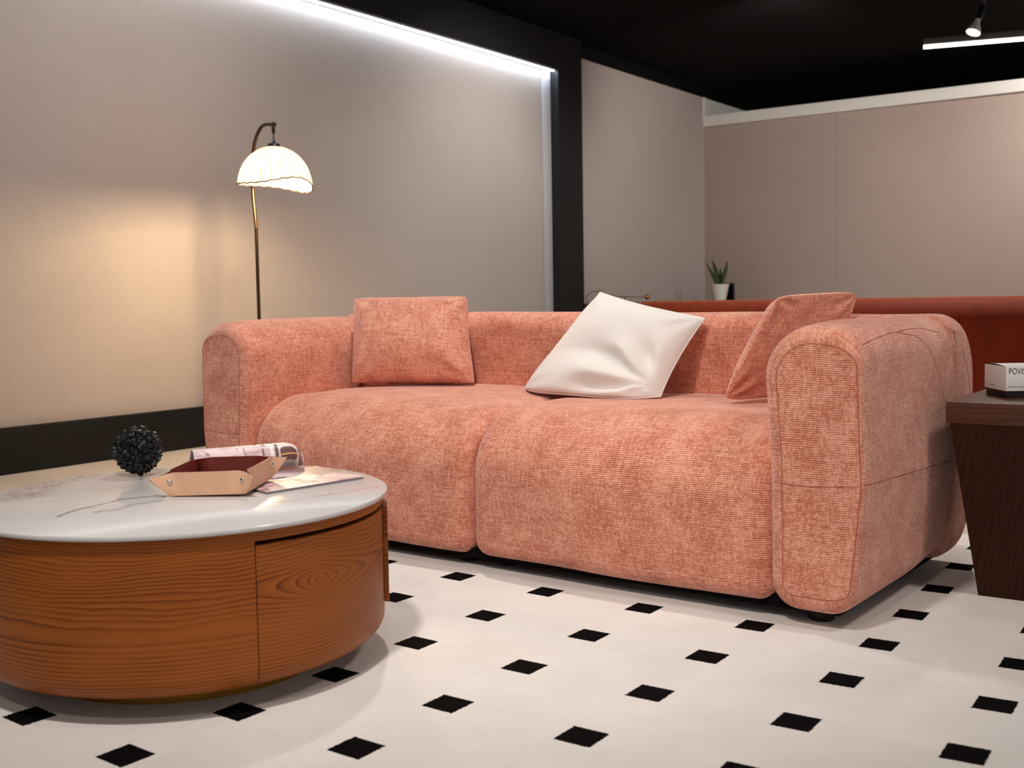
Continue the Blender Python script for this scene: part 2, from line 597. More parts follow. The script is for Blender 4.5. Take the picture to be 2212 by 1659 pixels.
def mk_marble():
    g = G('calacatta_marble')
    ob = g._tc('Object')
    nz = g.noise(ob, 9.0, 5, .65, color=True)
    nv = g.vm('SUBTRACT', nz, (.5, .5, .5))
    nd = g.t.nodes.new('ShaderNodeVectorMath'); nd.operation = 'SCALE'
    g.put(nd.inputs[0], nv); nd.inputs['Scale'].default_value = .05
    s = g.xyz(g.vm('ADD', ob, nd.outputs[0]))
    x, y = s[0], s[1]
    base = g.ramp(g.noise(ob, 3.0, 4, .6), [(.3, srgb(192, 188, 187)), (.7, srgb(210, 205, 202))])
    fade = g.noise(ob, 14.0, 3, .6)
    c = base
    for pts, w, col, a in [
        ([(-.006, -.316), (-.044, -.234), (-.060, -.159), (-.068, -.116), (-.029, -.038)], .0045, srgb(120, 108, 104), .95),
        ([(.022, -.245), (.034, -.208), (.017, -.148), (.033, -.085)], .008, srgb(150, 138, 135), .85),
        ([(-.184, -.223), (-.159, -.133), (-.125, -.004)], .003, srgb(170, 160, 156), .7),
        ([(.264, .008), (.293, .078), (.305, .153), (.317, .217), (.335, .302)], .0035, srgb(186, 152, 130), .9),
        ([(.061, .432), (.021, .503)], .010, srgb(196, 160, 104), .9),
        ([(-.45, .30), (-.20, .36), (.0, .30)], .003, srgb(180, 170, 165), .6),
    ]:
        d = polydist(g, x, y, pts)
        f = g.f('MULTIPLY', g.mr(d, w * .2, w * 2.2, 1, 0), g.mr(fade, .32, .6, a * .35, a))
        c = g.mix(f, c, col)
    # brown brecciated cluster
    d = polydist(g, x, y, [(-.32, -.22), (-.45, -.05), (-.50, .10), (-.46, .20)])
    mask = g.mr(d, .015, .085, 1, 0)
    wv = g.noise(g.vm('MULTIPLY', ob, (26, 11, 1)), 1.0, 6, .72, 1.2)
    ln = g.f('ABSOLUTE', g.f('SUBTRACT', wv, .5))
    lines = g.mr(ln, .0, .045, 1, 0)
    cl = g.ramp(wv, [(.3, srgb(196, 176, 166)), (.5, srgb(128, 98, 84)), (.7, srgb(214, 200, 192))])
    c = g.mix(g.f('MULTIPLY', mask, g.f('ADD', g.f('MULTIPLY', lines, .75), .22)), c, cl)
    g.set(color=c, rough=.16, spec=.16)
    return g.m


m_marble = mk_marble()
m_edge = plain('marble_edge', srgb(205, 200, 196), .3)
m_brass = plain('brushed_brass', srgb(190, 140, 60), .28, 1.0)
m_bronze = plain('aged_bronze', srgb(74, 58, 44), .42, 1.0)
m_gap = plain('dark_gap', srgb(28, 12, 6), .8)
m_ball = plain('black_resin', srgb(12, 11, 13), .40, spec=.35)
m_tan = plain('tan_leather', srgb(226, 180, 148), .5, spec=.35, bump=(260, .15))
m_burg = plain('burgundy_leather', srgb(104, 34, 26), .42, spec=.4, bump=(260, .12))
m_snap = plain('nickel_snap', srgb(205, 196, 186), .25, 1.0)
m_text = plain('dark_print', srgb(52, 46, 50), .6)
m_page = plain('page_edges', srgb(150, 138, 144), .7)
m_card = plain('white_card', srgb(226, 221, 218), .6)
m_cardk = plain('black_card', srgb(16, 14, 14), .55)
m_rust = None


def mk_velvet():
    g = G('rust_velvet')
    ob = g._tc('Object')
    t = g.noise(g.vm('MULTIPLY', ob, (30, 30, 4)), 1.0, 3)
    c = g.ramp(t, [(.3, srgb(104, 30, 10)), (.7, srgb(120, 38, 14))])
    g.set(color=c, rough=.75, spec=.15, sheen=.5, sheenr=.4, sheent=(1.0, .45, .2, 1))
    return g.m


m_rust = mk_velvet()


def mk_white_cloth():
    g = G('white_linen')
    ob = g._tc('UV')
    w = g.f('ADD', g.f('SINE', g.f('MULTIPLY', g.xyz(ob)[0], 4200)), g.f('SINE', g.f('MULTIPLY', g.xyz(ob)[1], 4200)))
    g.set(color=srgb(222, 214, 208), rough=.85, spec=.2, sheen=.15, normal=g.bump(w, .1, .0006))
    return g.m


m_linen = mk_white_cloth()


def mk_shade():
    g = G('pleated_shade')
    tr = g.t.nodes.new('ShaderNodeBsdfTranslucent'); tr.inputs[0].default_value = (.165, .150, .125, 1)
    df = g.t.nodes.new('ShaderNodeBsdfDiffuse'); df.inputs[0].default_value = (.62, .56, .48, 1)
    mx = g.t.nodes.new('ShaderNodeMixShader'); mx.inputs[0].default_value = .45
    g.t.links.new(tr.outputs[0], mx.inputs[1]); g.t.links.new(df.outputs[0], mx.inputs[2])
    g.t.links.new(mx.outputs[0], g.out.inputs[0])
    return g.m


m_shade = mk_shade()
m_rib = plain('shade_seam', srgb(120, 90, 58), .8)
m_trim = plain('shade_trim', srgb(34, 22, 12), .8)
m_bulb = mk_emit('bulb_glass', (1.0, .80, .52), 12.0)


def mk_cover(name, seed, bag=False):
    """printed magazine cover: soft mauve photograph with blurred figures (UV 0..1)"""
    g = G(name)
    uv = g._tc('UV')
    s = g.xyz(uv)
    a = g.noise(g.vm('ADD', g.vm('MULTIPLY', uv, (2.2, 3.6, 1)), (seed, seed, 0)), 1.0, 4, .55, .8)
    b = g.noise(g.vm('ADD', g.vm('MULTIPLY', uv, (5, 2.4, 1)), (seed * 3, 2, 0)), 1.0, 3, .5, 1.5)
    c = g.ramp(a, [(.25, srgb(150, 118, 122)), (.42, srgb(196, 164, 166)), (.55, srgb(226, 208, 206)), (.72, srgb(206, 176, 174)), (.85, srgb(140, 104, 102))])
    c = g.mix(g.mr(b, .60, .66, 0, .8), c, srgb(118, 82, 84))
    if bag:
        for (x, y, rx, ry, col) in [(.855, .445, .080, .085, srgb(98, 68, 62)), (.855, .325, .060, .055, srgb(160, 148, 146)), (.745, .47, .016, .12, srgb(104, 82, 82)), (.70, .40, .014, .16, srgb(236, 224, 220)), (.965, .42, .022, .20, srgb(150, 112, 108)), (.62, .45, .010, .07, srgb(120, 100, 102))]:
            dx = g.f('DIVIDE', g.f('SUBTRACT', s[0], x), rx); dy = g.f('DIVIDE', g.f('SUBTRACT', s[1], y), ry)
            d = g.f('ADD', g.f('POWER', g.f('ABSOLUTE', dx), 3.0), g.f('POWER', g.f('ABSOLUTE', dy), 3.0))
            c = g.mix(g.mr(d, .8, 1.15, 1, 0), c, col)
        ln = g.f('ABSOLUTE', g.f('SUBTRACT', g.f('ADD', s[1], g.f('MULTIPLY', s[0], -.10)), .355))
        c = g.mix(g.f('MULTIPLY', g.mr(ln, .004, .010, 1, 0), g.mr(s[0], .75, .78)), c, srgb(222, 160, 100))
    else:
        c = g.mix(g.mr(g.f('ADD', s[0], g.f('MULTIPLY', s[1], .7)), .95, 1.35, 0, .85), c, srgb(116, 80, 82))
    g.set(color=c, rough=.42, spec=.3)
    return g.m


# ------------------------------------------------------------------ the room shell (left wall plane x = -3.6, partition y = 8.7)


def struct(o): o['kind'] = 'structure'; return o


struct(box('floor', (-4.0, -5.0, -.12), (5.0, 12.2, 0.0), m_floor))
struct(box('ceiling', (-4.0, -5.0, 3.12), (5.0, 12.2, 3.24), m_ceil))
struct(box('wall_left', (-3.75, -5.0, 0.0), (-3.60, 8.70, 3.12), m_paper))
wl = struct(box('wall_left_far', (-3.75, 8.70, 0.0), (-3.602, 12.0, 3.12), m_white))
struct(box('wall_front_blocker', (-3.75, -5.2, 0.0), (.1, -5.0, 3.12), m_pit))  # unseen black wall, added to block light and darken the coffee table's left
wb = struct(box('wall_back', (-3.75, 12.0, 0.0), (5.0, 12.15, 3.12), m_pit))
# beige niche, framed in black: header, post, plinth
struct(box('trim_1', (-3.598, -5.0, 2.815), (-3.51, 6.0, 3.12), m_blackp))
struct(box('trim_2', (-3.598, 5.61, 0.0), (-3.51, 6.0, 2.815), m_blackp))
struct(box('baseboard_left', (-3.598, -5.0, 0.0), (-3.552, 5.61, .236), m_blacks, bev=.002))
struct(box('trim_3', (-3.598, 5.48, .236), (-3.585, 5.605, 2.80), m_trimw, bev=.002))
struct(box('trim_4', (-3.598, 6.0, 3.0), (-3.585, 12.0, 3.12), m_blacks))
# free-standing partition with a white cap
struct(box('trim_7', (-3.599, 8.66, 2.79), (-3.58, 8.71, 3.0), m_white))
struct(box('wall_back_partition', (-3.60, 8.70, 0.0), (3.2, 8.82, 2.70), m_part))
struct(box('trim_5', (-3.597, 8.655, 2.685), (3.2, 8.84, 2.80), m_white, bev=.002))
struct(box('trim_6', (-2.136, 8.697, 0.0), (-2.132, 8.70, 2.685), m_part))
# dark void behind the partition
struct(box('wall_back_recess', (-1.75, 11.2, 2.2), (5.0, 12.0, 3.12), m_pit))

# LED strip under the header: channel + diffuser
led = empty('led_strip', (-3.553, 0, 2.815), 0, 'thin cool white LED strip light running under the black header over the beige wall', 'strip light')
box('aluminium_channel', (-.024, -5.0, -.012), (.024, 5.6, -.0005), m_trimw, led)
box('diffuser', (-.011, -5.0, -.016), (.011, 5.6, -.0125), m_led, led)

# ------------------------------------------------------------------ rug with its woven black squares (slightly stretched lattice)
CO = np.array([[0.02534, -0.02786], [0.32014, -0.00725], [0.00188, 0.28627], [-0.00245, 0.00382], [-0.00309, 0.00123], [-0.00051, 0.00218]])


def lat(i, j):
    return np.array([1, i, j, i * i, i * j, j * j]) @ CO


def make_rug():
    I = np.linspace(-7.5, 8.0, 63); J = np.linspace(-9.5, 4.75, 58)
    verts, uvv, faces, uvs = [], [], [], []
    for i in I:
        for j in J:
            # keep the stretch from running away outside the measured part
            ic = min(max(i, -3.0), 5.0); jc = min(max(j, -6.0), 3.5)
            p = lat(ic, jc) + np.array([.32, -.004]) * (i - ic) + np.array([-.002, .2863]) * (j - jc)
            verts.append((p[0], p[1], .008)); uvv.append((i, j))
    nj = len(J)
    for a in range(len(I) - 1):
        for b in range(nj - 1):
            q = (a * nj + b, (a + 1) * nj + b, (a + 1) * nj + b + 1, a * nj + b + 1)
            faces.append(q); uvs.append([uvv[k] for k in q])
    border = [a * nj for a in range(len(I))] + [(len(I) - 1) * nj + b for b in range(1, nj)] + [a * nj + nj - 1 for a in range(len(I) - 2, -1, -1)] + [b for b in range(nj - 2, 0, -1)]
    low = {}
    for k in border:
        verts.append((verts[k][0], verts[k][1], .0005)); low[k] = len(verts) - 1
    for k, k2 in zip(border, border[1:] + border[:1]):
        q = (k, low[k], low[k2], k2); faces.append(q); uvs.append([(.5, .5)] * 4)
    o = mesh_obj('rug', verts, faces, m_rug, None, uvs)
    return setp(o, 'large cream rug woven with a grid of small black squares under the pink sofa', 'rug')


make_rug()

# ------------------------------------------------------------------ pink sofa
TH = -0.038
OX, OY = 0.88694, 0.01678
sofa = empty('sofa', (OX, OY, .008), TH, 'pink chenille two-seat sofa with rounded arms standing on the cream rug', 'sofa')
CT, ST = math.cos(TH), math.sin(TH)


def wor(u, v, z): return Vector((OX + CT * u - ST * v, OY + ST * u + CT * v, z))


Z0 = .045 - .008


def soften(amp, seed, f=3.0):
    def fn(p):
        q = p * f + Vector((seed, seed * 2, 0))
        return p + Vector((noise.noise(q), noise.noise(q + Vector((7, 1, 3))), noise.noise(q + Vector((2, 9, 5))))) * amp
    return fn


# seats: profile in (v,z)
def seat(u0, u1, seed):
    prof = fillet([(.015, Z0, .05), (.80, Z0, .02), (.80, .488, .02), (.012, .490, .20)], .014)
    uc, hw = (u0 + u1) / 2, (u1 - u0) / 2
    so = soften(.006, seed)

    def df(p):
        t = (p.x - uc) / hw
        cr = max(0.0, 1 - t * t)
        h = min(max(p.z / .5, 0), 1)
        p = p.copy()
        p.y -= .026 * cr ** .7 * math.sin(math.pi * min(1, h * 1.05)) * (1 if p.y < .4 else 0)
        if p.z > .3: p.z += .020 * cr ** .6 * min(1, max(0, (p.y + .02) / .25)) * (p.z - .3) / .2
        return so(p)
    return sweep_body('seat_cushion', prof, u0, u1, lambda q: Vector((q.x, q.y, q.z)), m_sofa, sofa, .055, .055, df, uvoff=(seed, seed))


seat(-2.232, -1.213, 1.3)
seat(-1.208, -.212, 4.1)

# backrest: one long roll, profile in (v,z)
prof = fillet([(.70, Z0, .08), (1.0, Z0, .24), (1.02, .40, .30), (1.02, .787, .36), (.690, .787, .08), (.735, .45, .2)], .014)
sb0 = soften(.006, 8.8, 2.2)


def sb(p):
    if p.z > .4: p = p + Vector((0, 0, -(p.z - .4) / .387 * .020 * min(1, max(0, (p.x + 1.7) / 1.5))))
    return sb0(p)


back, br0, br1 = sweep_body('backrest', prof, -2.470, .018, lambda q: Vector((q.x, q.y, q.z)), m_sofa, sofa, .05, .07, sb, uvoff=(2, 7))


# arms: profile in (u,z) swept along v
def arm(mir):
    s = -1 if mir else 1
    base = -2.445 if mir else 0.0
    TP = .786 if mir else .776
    pr = [(-.212, Z0, .075), (.0, Z0, .075), (.034, .36, .15), (.022, TP - .022, .10), (-.243, TP, .15), (-.222, .45, .12)]
    prof = fillet([(base + s * a, b, r) for a, b, r in pr], .012)
    so0 = soften(.005, 3.0 + s, 2.5)

    def so(p):
        if p.y > .45 and p.z < .35: p = p + Vector((0, 0, (1 - max(0, p.z) / .35) * .055 * ((p.y - .45) / .40) ** 2))
        if p.y < .22 and p.z > .5: p = p + Vector((0, 0, -.012 * ((.22 - p.y) / .22) ** 2.2 * min(1, (p.z - .5) / .24)))
        return so0(p)
    o, r0, r1 = sweep_body('arm', prof, -.008, .77, lambda q: Vector((q.y, q.x, q.z)), m_sofa, sofa, .042, .05, so, step=.014, uvoff=(s * 3.1, 1.1), tight=lambda q, w: .25 if -s * w.x > 0 else 1.0)
    bv = BVHTree.FromPolygons([v.co for v in o.data.vertices], [tuple(p.vertices) for p in o.data.polygons])
    bb = BVHTree.FromPolygons([v.co for v in back.data.vertices], [tuple(p.vertices) for p in back.data.polygons])

    def seam(pts, n=60, closed=False, cast=False):
        """stitched seam following the upholstery; cast looks inwards from the outer side over arm and back"""
        out = []
        for p in smoothpath(pts, n, closed):
            if cast:
                best = None
                for tree in (bv, bb):
                    h = tree.ray_cast(Vector((base + s * .4, p.y, p.z)), Vector((-s, 0, 0)))
                    if h[0] is not None and (best is None or h[3] < best[3]): best = h
                loc, nrm = (best[0], best[1]) if best else (p, Vector((s, 0, 0)))
            else:
                loc, nrm, i, d = bv.find_nearest(p)
            out.append(loc - nrm * .0003)
        tube('seam', out, .0012, m_seam, o, 6, closed)
    seam(r0[::2], len(r0) * 2, True)
    X = lambda a: base + s * a
    seam([(X(-.215), -.02, .362), (X(-.1), -.02, .358), (X(.015), -.02, .368)], 24)
    seam([(0, .0, .372), (0, .25, .362), (0, .60, .350), (0, .76, .342)], 60, cast=True)
    seam([(0, .03, .705), (0, .12, .717), (0, .28, .728), (0, .36, .722), (0, .46, .705), (0, .56, .635), (0, .625, .53), (0, .66, .43), (0, .675, .35)], 90, cast=True)
    seam([(0, .30, .728), (0, .42, .733), (0, .54, .730), (0, .66, .715)], 60, cast=True)
    seam([(0, .84, .66), (0, .88, .62), (0, .92, .55), (0, .94, .48)], 40, cast=True)
    return o


arm_r = arm(False)
arm_l = arm(True)
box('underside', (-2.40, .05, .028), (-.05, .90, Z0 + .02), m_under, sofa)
for (u, v) in [(-.115, .10), (-1.30, .12), (-1.15, .14), (-2.33, .10), (-.115, .88), (-1.22, .88), (-2.33, .88)]:
    lathe('foot', [(0, .0), (.030, .0), (.033, .004), (.033, .036), (0, .036)], m_black, sofa, 24, (u, v, 0))


# ------------------------------------------------------------------ scatter cushions
def pillow(name, c, thick, mat, label, pinch=.05, seed=0.0, nrm_hint=(-.5, -.8, .2), wr=.006, bulge=(1.0, .55), post=None, N=56, soft=0.0, piping=True, piprad=.003):
    """c: TL, TR, BR, BL world corners; thick: full thickness in the middle"""
    TL, TR, BR, BL = [Vector(p) for p in c]
    n = (TR - BL).cross(TL - BR).normalized()
    if n.dot(Vector(nrm_hint)) < 0: n = -n
    cen = (TL + TR + BR + BL) / 4
    verts, faces, uvs = [], [], []
    W = ((TR - TL).length + (BR - BL).length) / 2
    H = ((TL - BL).length + (TR - BR).length) / 2

    def pt(s, t, side):
        # edges curve inwards, corners stay out
        s2 = s * (1 - pinch * (1 - t * t) ** 1.0 * abs(s)); t2 = t * (1 - pinch * (1 - s * s) * abs(t))
        cc = 1 - soft * (s * s * t * t) ** 2.5
        a, b = (s2 * cc + 1) / 2, (t2 * cc + 1) / 2
        p = (BL * (1 - a) + BR * a) * (1 - b) + (TL * (1 - a) + TR * a) * b
        e = max(0.0, (1 - abs(s) ** 2.7)) ** .5 * max(0.0, (1 - abs(t) ** 2.7)) ** .5
        e *= (1 - .25 * (s * s + t * t) / 2)
        k = bulge[0] if side > 0 else bulge[1]
        w = wr * noise.noise(Vector((s * 2.2 + seed, t * 2.2, side * 3 + seed))) * e
        # puckers radiating from the corners
        for (cs, ct) in ((-1, -1), (1, -1), (-1, 1), (1, 1)):
            dx, dy = s - cs, t - ct
            rr = math.hypot(dx, dy)
            an = math.atan2(dy, dx)
            w += wr * .9 * math.sin(an * 9 + seed * 3 + cs) * math.exp(-((rr - .35) / .25) ** 2) * min(1, e * 2)
        d = side * thick * .5 * k * e + w
        p = p + n * d
        if post: p = p + post(s, t, side, n)
        return p
    idx = {}
    for side in (1, -1):
        for i in range(N + 1):
            for j in range(N + 1):
                s, t = -1 + 2 * i / N, -1 + 2 * j / N
                # denser near the edges
                s = math.sin(s * math.pi / 2); t = math.sin(t * math.pi / 2)
                if side == -1 and (i in (0, N) or j in (0, N)): idx[(side, i, j)] = idx[(1, i, j)]; continue
                verts.append(pt(s, t, side)); idx[(side, i, j)] = len(verts) - 1
        for i in range(N):
            for j in range(N):
                q = [(i, j), (i + 1, j), (i + 1, j + 1), (i, j + 1)]
                if side == -1: q = q[::-1]
                faces.append([idx[(side, a, b)] for a, b in q])
                uvs.append([(math.sin((-1 + 2 * a / N) * math.pi / 2) * W / 2 + seed + side, math.sin((-1 + 2 * b / N) * math.pi / 2) * H / 2 + seed) for a, b in q])
    o = mesh_obj(name, [v - cen for v in verts], faces, mat, None, uvs)
    bm = bmesh.new(); bm.from_mesh(o.data); bmesh.ops.recalc_face_normals(bm, faces=bm.faces[:]); bm.to_mesh(o.data); bm.free()
    o.location = cen
    setp(o, label, 'cushion', 'cushions on the pink sofa')
    if piping:
        ring = [idx[(1, i, 0)] for i in range(N + 1)] + [idx[(1, N, j)] for j in range(1, N + 1)] + [idx[(1, i, N)] for i in range(N - 1, -1, -1)] + [idx[(1, 0, j)] for j in range(N - 1, 0, -1)]
        tube('edge_seam', [verts[k] - cen for k in ring], piprad, mat, o, 8, True)
    return o


pillow('cushion', [wor(-2.223, .54, .858), wor(-1.794, .74, .858), wor(-1.685, .645, .522), wor(-2.147, .44, .522)], .20, m_cush,
       'square pink chenille cushion standing at the left end of the pink sofa', .045, 1.7, (.3, -1, .2), wr=.007, bulge=(1.0, .45), soft=.035, piping=False)


def white_post(s, t, side, n):
    # slumped bottom right corner: folds sweeping in from it, bottom edge pushed forward
    d = Vector((0, 0, 0))
    if side > 0:
        dx, dy = s - .95, t + .75
        rr = math.hypot(dx * .8, dy)
        an = math.atan2(dy, -dx)
        fold = math.sin(an * 9.0 + .6) * math.exp(-((rr - .55) / .38) ** 2)
        d += n * (.025 * fold * (1 - s ** 4) * (1 - t ** 6))
    low = max(0.0, -t - .30) / .70
    fwd = Vector((ST, -CT, 0))
    d += fwd * (.105 * low ** 1.3 * (1 - s ** 4))
    d.z -= .012 * low * (1 - s ** 4)
    return d


pillow('cushion', [wor(-1.168, .705, .858), wor(-.737, .66, .767), wor(-.806, .49, .523), wor(-1.435, .62, .524)], .18, m_linen,
       'white linen cushion slumped in the middle of the pink sofa back', .05, 3.1, (.3, -1, .2), wr=.004, bulge=(1.05, .22), post=white_post)
pillow('cushion', [wor(-.372, .40, .838), wor(-.236, .70, .848), wor(-.345, .66, .530), wor(-.545, .39, .524)], .17, m_cush,
       'pink chenille cushion leaning against the right arm of the pink sofa', .03, 6.2, (-1, -.6, .2), wr=.006, bulge=(1.1, .15), soft=.085, piping=False)

# ------------------------------------------------------------------ round coffee table
TX, TY = -.373, -.955
tab = empty('coffee_table', (TX, TY, .008), 0, 'round drum coffee table with a white marble top and curved wood veneer side', 'coffee table')
ZT = .395 - .008


def cyl_patch(name, prof, a0, a1, mat, parent, closed_ring=False, step=1.5, thick=None):
    """surface of revolution section, UV in metres (arc, z); prof list of (r,z)"""
    n = max(4, int(abs(a1 - a0) / step))
    verts, faces, uvs = [], [], []
    for k in range(n + 1):
        a = a0 + (a1 - a0) * k / n
        for (r, z) in prof: verts.append((r * math.cos(math.radians(a)), r * math.sin(math.radians(a)), z))
    m = len(prof)
    for k in range(n):
        for i in range(m - 1):
            q = (k * m + i, (k + 1) * m + i, (k + 1) * m + i + 1, k * m + i + 1)
            faces.append(q)
            uu = [arc_of(a0 + (a1 - a0) * (k + e) / n) for e in (0, 1, 1, 0)]
            zz = [prof[i][1], prof[i][1], prof[i + 1][1], prof[i + 1][1]]
            uvs.append(list(zip(uu, zz)))
    return verts, faces, uvs, n, m


def solid_patch(name, outer, inner, a0, a1, mat, parent):
    """thick curved panel: closed profile outer+inner swept through the angle"""
    prof = outer + inner[::-1] + [outer[0]]
    v, f, u, n, m = cyl_patch(name, prof, a0, a1, mat, parent)
    f.append(tuple(range(0, m - 1))); u.append([(arc_of(a0), v[i][2]) for i in range(0, m - 1)])
    f.append(tuple(n * m + i for i in range(m - 2, -1, -1))); u.append([(arc_of(a1), v[n * m + i][2]) for i in range(m - 2, -1, -1)])
    o = mesh_obj(name, v, f, mat, parent, u, auto=40)
    bm = bmesh.new(); bm.from_mesh(o.data)
    bmesh.ops.recalc_face_normals(bm, faces=bm.faces[:]); bm.to_mesh(o.data); bm.free()
    return o


RB = .462
ZB = .050


def body_curve(zlo, zhi, r=RB, rr=.045):
    pts = []
    for k in range(9):
        t = math.pi / 2 * k / 8
        z = ZB + rr * (1 - math.cos(t))
        if z >= zlo - 1e-6: pts.append((r - rr + rr * math.sin(t), z))
    if not pts or pts[0][1] > zlo + 1e-4:
        pts.insert(0, (r, zlo) if zlo >= ZB + rr else (r - .001, zlo))
    pts.append((r, zhi))
    return pts


D0, D1 = -21.3, 38.0          # the drawer front
ZD = .350
ZW = ZT - .012
# fixed body: everything except the drawer opening
inn = [(RB - .02, ZB), (RB - .02, ZW)]
o1 = solid_patch('body', body_curve(ZB, ZW), [(RB - .06, ZB), (RB - .06, ZW)], D1 + .35, 360 + D0 - .25, m_wood, tab)
solid_patch('top_rail', [(RB, ZD + .004), (RB, ZW)], [(RB - .06, ZD + .004), (RB - .06, ZW)], D0 - .25, D1 + .35, m_wood, tab)
dr = solid_patch('drawer', body_curve(ZB, ZD - .005, RB + .0005), [(RB - .05, ZB + .006), (RB - .03, ZB + .03), (RB - .02, ZD - .005)], D0, D1, m_wood_drawer, tab)
dr2 = solid_patch('drawer', [(RB + .0015, .115), (RB + .0115, .115), (RB + .0115, ZD - .004)], [(RB + .0012, .116), (RB + .0014, ZD - .004)], 38.7, 84.0, m_wood_drawer, tab)
lathe('inner_carcass', [(0, ZB + .006), (RB - .065, ZB + .006), (RB - .055, ZB + .02), (RB - .045, ZW - .004), (0, ZW - .004)], m_gap, tab, 72)
lathe('marble_top', [(0, ZT - .012), (.470, ZT - .012), (.474, ZT - .010), (.475, ZT - .007), (.475, ZT - .004), (.474, ZT - .0015), (.471, ZT), (0, ZT)], m_marble, tab, 160)
lathe('plinth', [(0, 0), (.322, 0), (.324, .002), (.324, ZB + .006), (0, ZB + .006)], m_brass, tab, 96)

# ------------------------------------------------------------------ black knobbly ball
random.seed(4)


def make_ball():
    c = Vector((-.720, -.822, 0)); r = .0625
    bm = bmesh.new()
    bmesh.ops.create_icosphere(bm, subdivisions=6, radius=1.0)
    pts = []
    n = 210
    for k in range(n):
        z = 1 - 2 * (k + .5) / n
        a = math.pi * (1 + 5 ** .5) * k
        q = Vector((math.sqrt(1 - z * z) * math.cos(a), math.sqrt(1 - z * z) * math.sin(a), z)) + Vector((random.gauss(0, .04), random.gauss(0, .04), random.gauss(0, .04)))
        pts.append((q.normalized(), random.uniform(.91, 1.04), Vector((random.gauss(0, 1), random.gauss(0, 1), random.gauss(0, 1))).normalized()))
    from mathutils.kdtree import KDTree
    kd = KDTree(n)
    for i, (q, h, t) in enumerate(pts): kd.insert(q, i)
    kd.balance()
    for v in bm.verts:
        p = v.co.normalized()
        near = kd.find_n(p, 2)
        d1, d2 = near[0][2], near[1][2]
        q, h, t = pts[near[0][1]]
        edge = min(1.0, (d2 - d1) / .075)
        tilt = (p - q).dot(t) * .75
        v.co = p * (r * (.865 + (h - .865) * edge ** .5 + tilt * edge * .75))
    zmin = min(v.co.z for v in bm.verts)
    bmesh.ops.translate(bm, verts=bm.verts[:], vec=(0, 0, -zmin))
    o = bm_obj('decorative_ball', bm, m_ball, None, auto=28)
    o.location = (c.x, c.y, .3952)
    return setp(o, 'black knobbly ball ornament on the marble coffee table', 'ornament')


make_ball()


